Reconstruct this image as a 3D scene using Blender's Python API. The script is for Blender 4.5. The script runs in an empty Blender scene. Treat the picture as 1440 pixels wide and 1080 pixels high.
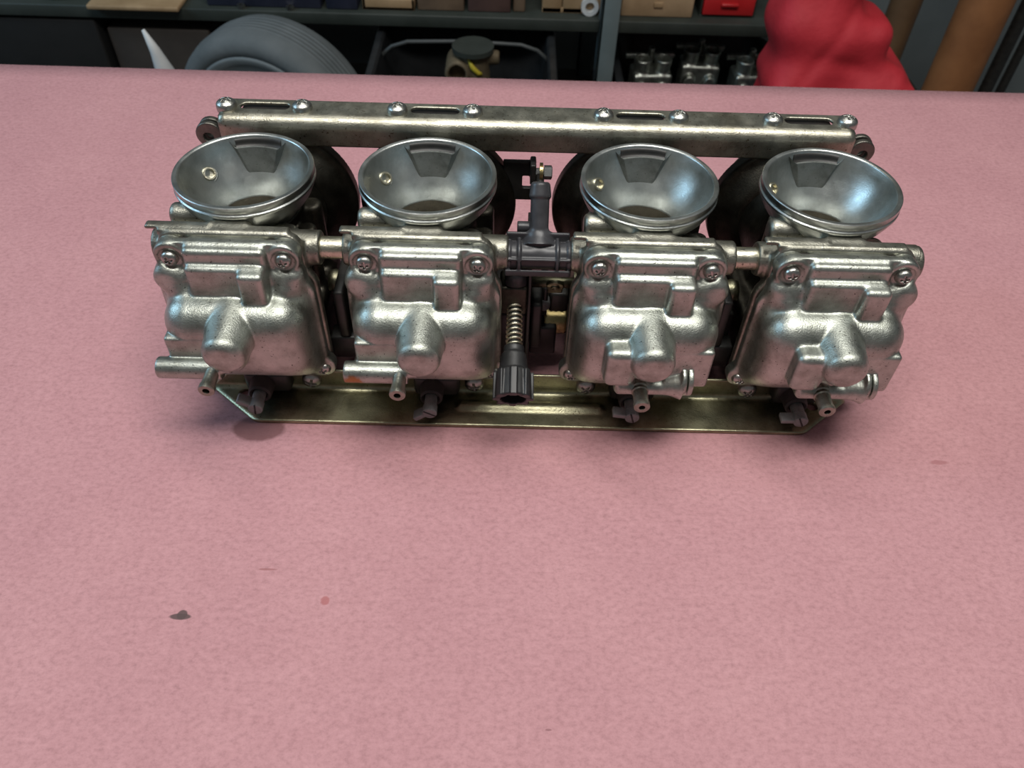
import bpy, bmesh, math, random
import numpy as np
from mathutils import Matrix, Vector

random.seed(4)
S = bpy.context.scene
COL = S.collection
TZ = 0.9                                  # height of the bench top

# ------------------------------------------------------------------ camera
cam_d = bpy.data.cameras.new('camera')
cam = bpy.data.objects.new('camera', cam_d)
COL.objects.link(cam)
S.camera = cam
cam_d.sensor_fit = 'HORIZONTAL'
cam_d.sensor_width = 36.0
cam_d.lens = 1108.0 / 1440.0 * 36.0
cam_d.clip_start = 0.01
cam_d.clip_end = 50
R0 = (0.9996437, 0.0102366, 0.0246495)    # right
R1 = (0.0241898, -0.7377722, -0.6746162)  # down
R2 = (0.0112800, 0.6749721, -0.7377570)   # forward
cam.matrix_world = Matrix(((R0[0], -R1[0], -R2[0], -0.013468),
                           (R0[1], -R1[1], -R2[1], -0.299182),
                           (R0[2], -R1[2], -R2[2], TZ + 0.294282),
                           (0, 0, 0, 1)))
cam_d.dof.use_dof = True
cam_d.dof.focus_distance = 0.345
cam_d.dof.aperture_fstop = 20.0

# ------------------------------------------------------------------ world, lights, exposure
W = bpy.data.worlds.new('garage_ambient')
S.world = W
W.use_nodes = True
bg = W.node_tree.nodes['Background']
bg.inputs[0].default_value = (0.80, 0.86, 0.90, 1)
bg.inputs[1].default_value = 0.13


def area(name, loc, target, sx, sy, power, col):
    l = bpy.data.lights.new(name, 'AREA')
    l.shape = 'RECTANGLE'
    l.size = sx
    l.size_y = sy
    l.energy = power
    l.color = col
    o = bpy.data.objects.new(name, l)
    COL.objects.link(o)
    o.location = loc
    d = Vector(target) - Vector(loc)
    o.rotation_euler = d.to_track_quat('-Z', 'Y').to_euler()
    return o


area('ceiling_tube_light', (0.2, 0.30, 2.45), (0.0, 0.0, 0.9), 1.4, 0.2, 6.5, (1.0, 0.98, 0.92))
area('bench_tube_light', (0.02, -0.22, 2.05), (0.0, -0.08, 0.9), 1.0, 0.22, 12.2, (1.0, 0.97, 0.92))
area('window_daylight', (-1.9, 0.15, 2.0), (0, 0.0, 0.95), 0.8, 0.9, 13, (0.46, 0.75, 1.0))

S.view_settings.view_transform = 'Standard'
S.view_settings.look = 'None'
S.view_settings.gamma = 1.0
S.view_settings.use_curve_mapping = False
S.view_settings.exposure = 0.0


# ------------------------------------------------------------------ materials
def new_mat(name):
    m = bpy.data.materials.new(name)
    m.use_nodes = True
    nt = m.node_tree
    return m, nt, nt.nodes['Principled BSDF']


def noise(nt, scale, detail=4.0, rough=0.55, vec=None):
    n = nt.nodes.new('ShaderNodeTexNoise')
    n.inputs['Scale'].default_value = scale
    n.inputs['Detail'].default_value = detail
    n.inputs['Roughness'].default_value = rough
    if vec is not None:
        nt.links.new(vec, n.inputs['Vector'])
    return n


def ramp(nt, fac, stops):
    r = nt.nodes.new('ShaderNodeValToRGB')
    el = r.color_ramp.elements
    el[0].position, el[0].color = stops[0][0], (*stops[0][1], 1)
    el[1].position, el[1].color = stops[-1][0], (*stops[-1][1], 1)
    for p, c in stops[1:-1]:
        e = el.new(p)
        e.color = (*c, 1)
    nt.links.new(fac, r.inputs['Fac'])
    return r


def mix(nt, fac, a, b, mode='MIX'):
    m = nt.nodes.new('ShaderNodeMix')
    m.data_type = 'RGBA'
    m.blend_type = mode
    for sock, v in ((m.inputs[0], fac), (m.inputs[6], a), (m.inputs[7], b)):
        if isinstance(v, (int, float)):
            sock.default_value = v
        elif isinstance(v, tuple):
            sock.default_value = (*v, 1)
        else:
            nt.links.new(v, sock)
    return m.outputs[2]


def bump(nt, bsdf, height, strength, dist):
    b = nt.nodes.new('ShaderNodeBump')
    b.inputs['Strength'].default_value = strength
    b.inputs['Distance'].default_value = dist
    nt.links.new(height, b.inputs['Height'])
    nt.links.new(b.outputs['Normal'], bsdf.inputs['Normal'])


def coords(nt):
    return nt.nodes.new('ShaderNodeTexCoord').outputs['Object']


def metal(name, c1, c2, rough=0.36, speck=0.66, speck_col=(0.06, 0.055, 0.05), stain=None, grain=0.38, metallic=1.0, grime=0.55):
    """worn metal: slow tone change, fine dark pits, faint casting grain"""
    m, nt, b = new_mat(name)
    v = coords(nt)
    n1 = noise(nt, 45, 5, 0.6, v)
    base = ramp(nt, n1.outputs['Fac'], [(0.32, c1), (0.68, c2)]).outputs['Color']
    if stain:
        ns = noise(nt, 24, 3, 0.5, v)
        f = ramp(nt, ns.outputs['Fac'], [(0.52, (0, 0, 0)), (0.72, (0.7, 0.7, 0.7))]).outputs['Color']
        base = mix(nt, f, base, stain)
    ng = noise(nt, 85, 6, 0.7, v)
    gf = ramp(nt, ng.outputs['Fac'], [(0.42, (0, 0, 0)), (0.66, (grime,) * 3)]).outputs['Color']
    base = mix(nt, gf, base, tuple(0.38 * a * t for a, t in zip(c1, (1.0, 0.97, 0.86))))
    n2 = noise(nt, 900, 2, 0.5, v)
    pit = ramp(nt, n2.outputs['Fac'], [(speck, (0, 0, 0)), (speck + 0.05, (0.85, 0.85, 0.85))]).outputs['Color']
    base = mix(nt, pit, base, speck_col)
    nt.links.new(base, b.inputs['Base Color'])
    b.inputs['Metallic'].default_value = metallic
    n3 = noise(nt, 110, 4, 0.6, v)
    rr = ramp(nt, n3.outputs['Fac'], [(0.3, (rough - 0.05,) * 3), (0.7, (rough + 0.09,) * 3)])
    nt.links.new(rr.outputs['Color'], b.inputs['Roughness'])
    n4 = noise(nt, 1500, 2, 0.5, v)
    n6 = noise(nt, 330, 4, 0.65, v)
    hh = nt.nodes.new('ShaderNodeMath')
    hh.operation = 'MULTIPLY_ADD'
    nt.links.new(n6.outputs['Fac'], hh.inputs[0])
    hh.inputs[1].default_value = 0.4
    nt.links.new(n4.outputs['Fac'], hh.inputs[2])
    bump(nt, b, hh.outputs[0], grain, 0.0003)
    return m


def plain(name, c1, c2, rough=0.6, scale=20, metallic=0.0, bumps=0.0):
    m, nt, b = new_mat(name)
    v = coords(nt)
    n1 = noise(nt, scale, 5, 0.6, v)
    r = ramp(nt, n1.outputs['Fac'], [(0.3, c1), (0.7, c2)])
    nt.links.new(r.outputs['Color'], b.inputs['Base Color'])
    b.inputs['Roughness'].default_value = rough
    b.inputs['Metallic'].default_value = metallic
    if bumps:
        n2 = noise(nt, scale * 6, 4, 0.6, v)
        bump(nt, b, n2.outputs['Fac'], 0.5, bumps)
    return m


M = {}
M['alloy'] = metal('cast_alloy', (0.375, 0.395, 0.355), (0.54, 0.56, 0.51), 0.40, 0.67)
M['bell'] = metal('bell_alloy', (0.46, 0.485, 0.47), (0.62, 0.645, 0.625), 0.34, 0.74, stain=(0.36, 0.35, 0.30), grain=0.2, grime=0.35)
M['body'] = metal('body_alloy', (0.30, 0.295, 0.25), (0.46, 0.45, 0.385), 0.40, 0.675)
M['dark_cast'] = metal('grimy_casting_with_shade', (0.05, 0.046, 0.038), (0.13, 0.12, 0.098), 0.42, 0.72)  # dirty alloy, with the shade behind the bells put into its colour
M['zinc'] = metal('dull_zinc_plate', (0.38, 0.365, 0.30), (0.56, 0.54, 0.45), 0.38, 0.66, (0.10, 0.07, 0.04), stain=(0.26, 0.23, 0.16))
M['gold_zinc'] = metal('yellow_passivated_plate', (0.30, 0.285, 0.19), (0.45, 0.43, 0.29), 0.36, 0.68, (0.08, 0.06, 0.03), stain=(0.20, 0.19, 0.16))
M['screw'] = metal('screw_steel', (0.42, 0.42, 0.39), (0.58, 0.58, 0.54), 0.32, 0.70)
M['grimy'] = metal('grimy_alloy', (0.14, 0.135, 0.12), (0.27, 0.26, 0.23), 0.45, 0.70)
M['rough_cast'] = metal('rough_cast_with_shade', (0.24, 0.25, 0.24), (0.34, 0.355, 0.34), 0.55, 0.70)  # rough casting, toned darker to carry the pocket's shade
M['brass'] = metal('brass', (0.50, 0.38, 0.16), (0.66, 0.55, 0.28), 0.28, 0.68)
M['pale_zinc'] = metal('pale_yellow_sleeve', (0.60, 0.57, 0.44), (0.74, 0.71, 0.58), 0.30, 0.68)
M['steel_grey'] = metal('dull_grey_plunger', (0.20, 0.205, 0.205), (0.30, 0.31, 0.31), 0.5, 0.68, metallic=0.3)
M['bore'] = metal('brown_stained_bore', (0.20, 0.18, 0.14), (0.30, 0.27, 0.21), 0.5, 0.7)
M['black_plastic'] = plain('black_plastic', (0.026, 0.026, 0.029), (0.05, 0.05, 0.055), 0.36, 150)
M['black_knob'] = plain('black_knob_plastic', (0.010, 0.010, 0.011), (0.022, 0.022, 0.023), 0.42, 150)
M['black_metal'] = plain('black_painted_metal', (0.012, 0.012, 0.012), (0.03, 0.028, 0.025), 0.42, 120)
M['gasket'] = plain('dark_gasket', (0.03, 0.03, 0.028), (0.06, 0.055, 0.05), 0.7, 200)
M['rubber'] = plain('old_rubber', (0.02, 0.018, 0.018), (0.05, 0.04, 0.038), 0.6, 150)
M['slide'] = metal('dark_throttle_slide', (0.10, 0.09, 0.08), (0.18, 0.17, 0.14), 0.4, 0.7)


# ------------------------------------------------------------------ mesh helpers (millimetres in, metres out)
MM = 0.001


def mesh_obj(name, me, mat, parent=None, loc=(0, 0, 0), smooth=True):
    o = bpy.data.objects.new(name, me)
    COL.objects.link(o)
    if mat and not me.materials:
        me.materials.append(M[mat] if isinstance(mat, str) else mat)
    if parent:
        o.parent = parent
    o.location = [c * MM for c in loc]
    if smooth:
        me.polygons.foreach_set('use_smooth', [True] * len(me.polygons))
    return o


def from_np(name, verts, faces):
    me = bpy.data.meshes.new(name)
    V = np.asarray(verts, dtype=np.float32) * MM
    F = np.asarray(faces, dtype=np.int32)
    me.vertices.add(len(V))
    me.vertices.foreach_set('co', V.ravel())
    k = F.shape[1]
    me.loops.add(F.size)
    me.loops.foreach_set('vertex_index', F.ravel())
    me.polygons.add(len(F))
    me.polygons.foreach_set('loop_start', np.arange(0, F.size, k, dtype=np.int32))
    me.polygons.foreach_set('loop_total', np.full(len(F), k, dtype=np.int32))
    me.update(calc_edges=True)
    me.validate()
    return me


def surface_nets(fn, lo, hi, h):
    """mesh the zero level of a signed distance function"""
    ax = [np.arange(a - 2 * h, b + 2.5 * h, h) for a, b in zip(lo, hi)]
    X, Y, Z = np.meshgrid(*ax, indexing='ij')
    D = fn(X, Y, Z).astype(np.float32)
    n = np.array(D.shape)
    c = n - 1
    acc = np.zeros((*c, 3), np.float32)
    cnt = np.zeros(c, np.float32)
    corners = [(i, j, k) for i in (0, 1) for j in (0, 1) for k in (0, 1)]

    def cut(a):
        return D[a[0]:a[0] + c[0], a[1]:a[1] + c[1], a[2]:a[2] + c[2]]
    for a in corners:
        for ax_i in range(3):
            if a[ax_i]:
                continue
            b = list(a)
            b[ax_i] = 1
            da, db = cut(a), cut(b)
            m = (da < 0) != (db < 0)
            t = np.where(m, da / np.where(m, da - db, 1), 0)
            for q in range(3):
                acc[..., q] += np.where(m, a[q] + (t if q == ax_i else 0), 0)
            cnt += m
    act = cnt > 0
    idx = -np.ones(c, np.int64)
    idx[act] = np.arange(act.sum())
    cell = np.argwhere(act)
    P = acc[act] / cnt[act][:, None] + cell
    V = P * h + np.array([a[0] for a in ax])
    quads = []
    for d in range(3):
        e1, e2 = [(1, 2), (2, 0), (0, 1)][d]
        sl0 = [slice(1, -1)] * 3
        sl1 = [slice(1, -1)] * 3
        sl0[d] = slice(0, n[d] - 1)
        sl1[d] = slice(1, n[d])
        s0, s1 = D[tuple(sl0)] < 0, D[tuple(sl1)] < 0
        for flip, m in ((False, s0 & ~s1), (True, ~s0 & s1)):
            p = np.argwhere(m)
            p[:, e1] += 1
            p[:, e2] += 1
            if not len(p):
                continue
            q = []
            for o1, o2 in ((-1, -1), (0, -1), (0, 0), (-1, 0)):
                r = p.copy()
                r[:, e1] += o1
                r[:, e2] += o2
                q.append(idx[r[:, 0], r[:, 1], r[:, 2]])
            q = np.stack(q, 1)
            quads.append(q[:, ::-1] if flip else q)
    F = np.concatenate(quads)
    return V, F


# signed distance shapes
def box(X, Y, Z, c, hf, r=0.0):
    q = [np.abs(A - cc) - (hh - r) for A, cc, hh in zip((X, Y, Z), c, hf)]
    o = np.sqrt(sum(np.maximum(k, 0) ** 2 for k in q))
    return o + np.minimum(np.maximum(np.maximum(q[0], q[1]), q[2]), 0) - r


def cyl(X, Y, Z, axis, c, rad, a, b, r=0.0, rad2=None):
    """cylinder or cone along axis from a to b; c = centre in the two other axes"""
    A = (X, Y, Z)[axis]
    U, V = [(Y, Z), (X, Z), (X, Y)][axis]
    R_ = rad if rad2 is None else rad + (rad2 - rad) * np.clip((A - a) / (b - a), 0, 1)
    d = np.sqrt((U - c[0]) ** 2 + (V - c[1]) ** 2) - (R_ - r)
    e = np.abs(A - (a + b) / 2) - (abs(b - a) / 2 - r)
    return np.sqrt(np.maximum(d, 0) ** 2 + np.maximum(e, 0) ** 2) + np.minimum(np.maximum(d, e), 0) - r


def su(a, b, k):
    h = np.maximum(k - np.abs(a - b), 0) / k
    return np.minimum(a, b) - h * h * k * 0.25


def ss(a, b, k):
    """smooth subtraction of b from a"""
    return -su(-a, b, k)


def sdf_mesh(name, fn, lo, hi, h):
    V, F = surface_nets(fn, lo, hi, h)
    return from_np(name, V, F)


def lathe(name, prof, n=48, axis='Z', closed=False):
    """profile of (radius, height) turned round an axis"""
    vs, fs = [], []
    m = len(prof)
    for i in range(n):
        a = 2 * math.pi * i / n
        for r, z in prof:
            x, y = r * math.cos(a), r * math.sin(a)
            vs.append({'Z': (x, y, z), 'Y': (x, -z, y), 'X': (z, x, y)}[axis])
    for i in range(n):
        j = (i + 1) % n
        for k in range(m if closed else m - 1):
            k2 = (k + 1) % m
            fs.append((i * m + k, j * m + k, j * m + k2, i * m + k2))
    me = bpy.data.meshes.new(name)
    me.from_pydata([[c * MM for c in v] for v in vs], [], fs)
    bm = bmesh.new()
    bm.from_mesh(me)
    bmesh.ops.remove_doubles(bm, verts=bm.verts, dist=1e-7)
    bmesh.ops.recalc_face_normals(bm, faces=bm.faces)
    bm.to_mesh(me)
    bm.free()
    return me


def sharp(me, deg=35):
    me.set_sharp_from_angle(angle=math.radians(deg))
    return me


def tube_path(name, pts, rad, n=12, cap=True):
    """round bar along a poly-line (mm); rad may be a list"""
    pts = [Vector(p) for p in pts]
    rads = rad if isinstance(rad, (list, tuple)) else [rad] * len(pts)
    vs, fs = [], []
    up = None
    for i, p in enumerate(pts):
        t = (pts[min(i + 1, len(pts) - 1)] - pts[max(i - 1, 0)]).normalized()
        if up is None:
            up = Vector((0, 0, 1)) if abs(t.z) < 0.9 else Vector((1, 0, 0))
        u = (up - t * up.dot(t)).normalized()
        w = t.cross(u)
        up = u
        for k in range(n):
            a = 2 * math.pi * k / n
            q = p + (u * math.cos(a) + w * math.sin(a)) * rads[i]
            vs.append(q * MM)
    for i in range(len(pts) - 1):
        for k in range(n):
            k2 = (k + 1) % n
            fs.append((i * n + k, i * n + k2, (i + 1) * n + k2, (i + 1) * n + k))
    if cap:
        fs.append(tuple(range(n))[::-1])
        fs.append(tuple((len(pts) - 1) * n + k for k in range(n)))
    me = bpy.data.meshes.new(name)
    me.from_pydata([tuple(v) for v in vs], [], fs)
    me.update()
    return me


def box_mesh(name, boxes, bev=0.0, seg=2):
    """boxes: list of (x0,x1,y0,y1,z0,z1) in mm, joined in ONE part"""
    bm = bmesh.new()
    for b in boxes:
        g = bmesh.ops.create_cube(bm, size=1)
        for v in g['verts']:
            v.co = Vector([(b[2 * i] + b[2 * i + 1]) / 2 + v.co[i] * (b[2 * i + 1] - b[2 * i]) for i in range(3)]) * MM
    if bev:
        bmesh.ops.bevel(bm, geom=bm.edges[:], offset=bev * MM, segments=seg, affect='EDGES', profile=0.5)
    me = bpy.data.meshes.new(name)
    bm.to_mesh(me)
    bm.free()
    return me


def empty(name, loc=(0, 0, 0), rz=0.0):
    o = bpy.data.objects.new(name, None)
    COL.objects.link(o)
    o.empty_display_size = 0.05
    o.location = loc
    o.rotation_euler[2] = rz
    return o


def tag(o, label, cat, group=None, kind=None):
    if label:
        o['label'] = label
    if cat:
        o['category'] = cat
    if group:
        o['group'] = group
    if kind:
        o['kind'] = kind
    return o


# ------------------------------------------------------------------ setting
FLOORM = plain('concrete_floor', (0.10, 0.10, 0.095), (0.18, 0.175, 0.165), 0.8, 6, bumps=0.002)
WALLM = plain('grey_rendered_wall', (0.16, 0.18, 0.18), (0.23, 0.25, 0.245), 0.85, 4, bumps=0.002)
fl = mesh_obj('floor', box_mesh('floor', [(-3000, 3000, -2500, 1400, -60, 0)]), FLOORM, smooth=False)
tag(fl, 'grey concrete garage floor', 'floor', kind='structure')
wl = mesh_obj('wall_back', box_mesh('wall_back', [(-3000, 3000, 1300, 1400, 0, 2700)]), WALLM, smooth=False)
tag(wl, 'grey rendered garage wall behind the shelves', 'wall', kind='structure')

# ------------------------------------------------------------------ workbench and the pink paper on it
bench = empty('workbench', (0, 0, 0))
tag(bench, 'wooden workbench under the pink paper', 'workbench')
WOOD = plain('bench_wood', (0.20, 0.12, 0.06), (0.34, 0.22, 0.12), 0.6, 8)
mesh_obj('bench_top', sharp(box_mesh('bench_top', [(-900, 900, -520, 290, 860, 899.2)], 2)), WOOD, bench)
for sx in (-840, 760):
    for sy in (-480, 190):
        mesh_obj('leg', box_mesh('leg', [(sx, sx + 80, sy, sy + 80, 0, 861)], 3), WOOD, bench)
mesh_obj('stretcher', box_mesh('stretcher', [(-790, 790, 215, 245, 200, 290)], 2), WOOD, bench)


def paper_material():
    m, nt, b = new_mat('pink_rosin_paper')
    v = coords(nt)
    mp = nt.nodes.new('ShaderNodeMapping')
    mp.inputs['Scale'].default_value = (0.72, 1.0, 1.0)
    nt.links.new(v, mp.inputs['Vector'])
    n1 = noise(nt, 14, 4, 0.6, v)
    base = ramp(nt, n1.outputs['Fac'], [(0.3, (0.450, 0.222, 0.240)), (0.7, (0.492, 0.250, 0.266))]).outputs['Color']
    n2 = noise(nt, 480, 5, 0.75, mp.outputs['Vector'])
    fib = ramp(nt, n2.outputs['Fac'], [(0.28, (0.70, 0.67, 0.67)), (0.5, (1, 1, 1)), (0.74, (1.20, 1.24, 1.24))]).outputs['Color']
    base = mix(nt, 0.8, base, fib, 'MULTIPLY')
    n5 = noise(nt, 130, 3, 0.6, mp.outputs['Vector'])
    mot = ramp(nt, n5.outputs['Fac'], [(0.3, (0.955, 0.94, 0.94)), (0.7, (1.03, 1.04, 1.04))]).outputs['Color']
    base = mix(nt, 0.8, base, mot, 'MULTIPLY')
    # oil and dirt marks: (x, y, rx, ry, softness, colour, strength), metres on the sheet
    nw = noise(nt, 160, 3, 0.6, v)
    for (x, y, rx, ry, soft, colr, st, gain) in STAINS:
        sub = nt.nodes.new('ShaderNodeVectorMath')
        sub.operation = 'SUBTRACT'
        nt.links.new(v, sub.inputs[0])
        sub.inputs[1].default_value = (x, y, 0)
        sc = nt.nodes.new('ShaderNodeVectorMath')
        sc.operation = 'MULTIPLY'
        nt.links.new(sub.outputs[0], sc.inputs[0])
        sc.inputs[1].default_value = (1 / rx, 1 / ry, 0)
        ln = nt.nodes.new('ShaderNodeVectorMath')
        ln.operation = 'LENGTH'
        nt.links.new(sc.outputs[0], ln.inputs[0])
        ad = nt.nodes.new('ShaderNodeMath')
        ad.operation = 'MULTIPLY_ADD'
        nt.links.new(nw.outputs['Fac'], ad.inputs[0])
        ad.inputs[1].default_value = gain
        nt.links.new(ln.outputs['Value'], ad.inputs[2])
        f = ramp(nt, ad.outputs[0], [(0.0, (st,) * 3), (1.0, (0, 0, 0))])
        f.color_ramp.elements[0].position = 0.0
        mr = nt.nodes.new('ShaderNodeMapRange')
        nt.links.new(ad.outputs[0], mr.inputs['Value'])
        mr.inputs['From Min'].default_value = 1.0 + gain / 2 - soft
        mr.inputs['From Max'].default_value = 1.0 + gain / 2 + soft
        mr.inputs['To Min'].default_value = st
        mr.inputs['To Max'].default_value = 0.0
        nt.nodes.remove(f)
        base = mix(nt, mr.outputs[0], base, colr)
    nt.links.new(base, b.inputs['Base Color'])
    b.inputs['Roughness'].default_value = 0.75
    n3 = noise(nt, 700, 3, 0.7, mp.outputs['Vector'])
    bump(nt, b, n3.outputs['Fac'], 0.25, 0.0004)
    return m


STAINS = [(-0.1385, -0.1585, 0.0042, 0.0013, 0.12, (0.085, 0.05, 0.05), 0.92, 0.4),
          (-0.1380, -0.1577, 0.0020, 0.0020, 0.12, (0.085, 0.05, 0.05), 0.92, 0.4),
          (-0.083, -0.1505, 0.0018, 0.0020, 0.15, (0.36, 0.10, 0.10), 0.7, 1.2),
          (-0.1295, -0.0625, 0.0125, 0.0075, 0.10, (0.16, 0.06, 0.06), 0.8, 0.35),
          (0.193, -0.0735, 0.004, 0.0013, 0.2, (0.34, 0.13, 0.14), 0.7, 1.2),
          (-0.109, -0.137, 0.0035, 0.0005, 0.2, (0.28, 0.10, 0.10), 0.7, 1.0),
          (0.006, -0.199, 0.0012, 0.0004, 0.2, (0.22, 0.09, 0.10), 0.7, 0.8),
          (-0.17, 0.01, 0.0015, 0.0006, 0.2, (0.28, 0.11, 0.12), 0.6, 0.8),
          (0.03, 0.18, 0.16, 0.05, 0.5, (0.47, 0.24, 0.265), 0.35, 1.2)]


def make_paper():
    nx, ny = 61, 41
    X = np.linspace(-860, 860, nx)
    Y = np.linspace(-500, 294, ny)
    gx, gy = np.meshgrid(X, Y, indexing='ij')
    gz = np.full_like(gx, 0.0)
    far = np.clip((np.abs(gx) - 260) / 600, 0, 1)
    gz += far * (0.8 + 0.8 * np.sin(gx / 90) * np.cos(gy / 130))
    top = np.stack([gx, gy, gz], -1).reshape(-1, 3)
    botm = top.copy()
    botm[:, 2] -= 0.5
    vs = np.concatenate([top, botm])
    N = nx * ny
    fs = []
    for i in range(nx - 1):
        for j in range(ny - 1):
            a = i * ny + j
            q = (a, a + ny, a + ny + 1, a + 1)
            fs.append(q)
            fs.append(tuple(k + N for k in q[::-1]))
    ring = [i * ny for i in range(nx)] + [(nx - 1) * ny + j for j in range(1, ny)] + [i * ny + ny - 1 for i in range(nx - 2, -1, -1)] + [j for j in range(ny - 2, 0, -1)]
    for a, b2 in zip(ring, ring[1:] + ring[:1]):
        fs.append((b2, a, a + N, b2 + N))
    return from_np('pink_paper', vs, fs)


paper = mesh_obj('paper_sheet', make_paper(), paper_material(), loc=(0, 0, 900))
tag(paper, 'large sheet of pink building paper spread over the workbench', 'paper')

# ------------------------------------------------------------------ the carburettor bank
BANK = empty('carburetor_bank', (0, 0, TZ))
tag(BANK, 'bank of four motorcycle carburetors on pink paper, bell mouths up', 'carburetor')
CX = (-128.56, -48.56, 48.56, 128.56)


# --- screws with a cross recess; axis +Z, seat at z = 0, head radius 1 -> scaled to mm
def screw_fn(R_, H):
    def fn(X, Y, Z):
        sph = np.sqrt(X * X + Y * Y + (Z - (H - R_ * 1.25)) ** 2) - R_ * 1.25
        c = cyl(X, Y, Z, 2, (0, 0), R_, -1.5, H + 1, 0.5)
        d = -su(-sph, -c, 0.8)
        dep = (Z - (H - 1.5))
        arm = R_ * 0.52
        cr = np.minimum(np.maximum(np.abs(X) - 0.48 - np.maximum(dep, 0) * 0.1, np.abs(Y) - arm), np.maximum(np.abs(Y) - 0.48 - np.maximum(dep, 0) * 0.1, np.abs(X) - arm))
        cr = np.maximum(cr, -dep)
        return np.maximum(d, -cr)
    return fn


SCREW_S = sdf_mesh('bowl_screw', screw_fn(3.55, 3.4), (-3.8, -3.8, -1.6), (3.8, 3.8, 3.6), 0.2)
SCREW_L = sdf_mesh('rail_screw', screw_fn(4.8, 4.1), (-5.1, -5.1, -1.6), (5.1, 5.1, 5.0), 0.26)


def add_screw(me, parent, loc, direction, spin=0.0, name='screw', mat='screw'):
    o = mesh_obj(name, me, mat, parent, loc)
    q = Vector(direction).to_track_quat('Z', 'Y')
    o.rotation_mode = 'QUATERNION'
    from mathutils import Quaternion
    o.rotation_quaternion = q @ Quaternion((0, 0, 1), spin)
    return o


# --- float bowls (type A: drain to the left, type B: drain to the right)
def flange2d(X, Z, grow=0.0):
    """outline of the bowl flange in x,z"""
    def b2(cx, cz, hx, hz, r):
        qx, qz = np.abs(X - cx) - (hx - r), np.abs(Z - cz) - (hz - r)
        return np.sqrt(np.maximum(qx, 0) ** 2 + np.maximum(qz, 0) ** 2) + np.minimum(np.maximum(qx, qz), 0) - r
    d = b2(0, 80, 29.5, 14, 7)
    d = su(d, b2(0, 46, 33, 28, 6), 5)
    return d - grow


def extrude(d2, A, a, b, r):
    e = np.abs(A - (a + b) / 2) - (abs(b - a) / 2 - r)
    d = d2 + r
    return np.sqrt(np.maximum(d, 0) ** 2 + np.maximum(e, 0) ** 2) + np.minimum(np.maximum(d, e), 0) - r


def bowl_fn(kind):
    def fn(X, Y, Z):
        B = -Y
        d = extrude(flange2d(X, Z), B, 39.0, 42.6, 0.9)
        # base wall and deep chamber
        d = su(d, box(X, B, Z, (0, 40, 53), (30.3, 6.5, 29), 5), 2.5)
        Xd = X * (1 + (B - 40) * 0.0018)
        main = box(Xd, B, Z, (0, 46, 41), (31.0, 17.5, 31), 12.5)
        under = (20 * (B - 63.5) - 22 * (Z - 37.5)) / 29.7
        main = -su(-main, -under, 7)
        d = su(d, main, 4)
        # stepped block towards the air side
        d = su(d, box(X, B, Z, (0, 40, 80), (17, 7.2, 13.2), 2.6), 2.2)
        d = su(d, box(X, B, Z, (-0.6, 42, 76), (15.8, 8.6, 10.8), 2.2), 1.8)
        d = su(d, box(X, B, Z, (11, 44, 77.5), (5.6, 10.8, 9.0), 2.4), 1.2)
        # ramps beside the block
        for s in (-1, 1):
            U = (X * s - 19) * 0.72 + (Z - 72) * 0.70
            V_ = -(X * s - 19) * 0.70 + (Z - 72) * 0.72
            d = su(d, box(U, B, V_, (-3, 42.8, -1), (8, 5.5, 2.4), 2.2), 5)
        # screw bosses
        for s in (-1, 1):
            d = su(d, cyl(X, B, Z, 1, (23.3 * s, 87), 6.6, 36, 43.6, 0.8), 1.2)
            d = ss(d, cyl(X, B, Z, 1, (23.3 * s, 86.2), 4.9, 43.0, 60, 0.4), 0.8)
            # low lugs with the hidden lower screws
            d = su(d, cyl(X, B, Z, 1, (30.0 * s, 23), 5.8, 37, 43.0, 0.8), 2)
        # dome over the main jet
        cone = cyl(X, B, Z, 1, (0.0, 60.5), 12.4, 47, 76.8, 4.2, 8.6)
        d = su(d, cone, 0.9)
        d = su(d, cyl(X, B, Z, 1, (0 if kind == 'A' else -1, 52), 6, 50, 70, 2.5), 3)
        if kind == 'A':
            # pad and drain passage to the left
            d = su(d, box(X, B, Z, (-17.5, 54, 50.0), (10.9, 9.9, 9.8), 1.6), 0.5)
            d = su(d, cyl(X, B, Z, 0, (66.0, 44.8), 4.8, -33.5, -6, 0.7), 1.6)
            d = su(d, cyl(X, B, Z, 0, (66.0, 46.5), 3.2, -9, -1.5, 1.0), 1.5)
            d = su(d, cyl(X, B, Z, 1, (-26.5, 76.5), 6.0, 38, 46.5, 2.5), 4)
        else:
            d = su(d, box(X, B, Z, (17.5, 53.5, 48), (10.6, 10.2, 11), 1.8), 0.5)
            d = su(d, box(X, B, Z, (-12.5, 60, 54), (6.8, 11.4, 10.2), 3.6), 1.6)
            d = su(d, cyl(X, B, Z, 0, (65.0, 39), 3.7, -12, 19, 0.8), 1.6)
            # round end flange of the drain passage
            d = su(d, cyl(X, B, Z, 0, (63.0, 42), 7.2, 15.2, 17.4, 0.5), 0.5)
            d = su(d, cyl(X, B, Z, 0, (63.0, 42), 7.2, 18.0, 20.4, 0.5), 0.3)
            d = su(d, cyl(X, B, Z, 0, (64.5, 40.0), 3.4, 8, 16, 0.5, 6.8), 1.2)
            d = su(d, box(X, B, Z, (-10, 62, 41), (3.4, 5, 4.5), 1.5), 2)
            d = su(d, cyl(X, B, Z, 1, (26.5, 76.5), 6.0, 38, 46.5, 2.5), 4)
        return d
    return fn


BOWL = {k: sdf_mesh('float_bowl_' + k, bowl_fn(k), (-36, -79, 15), (36, -37.5, 96), 0.55) for k in 'AB'}


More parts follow.
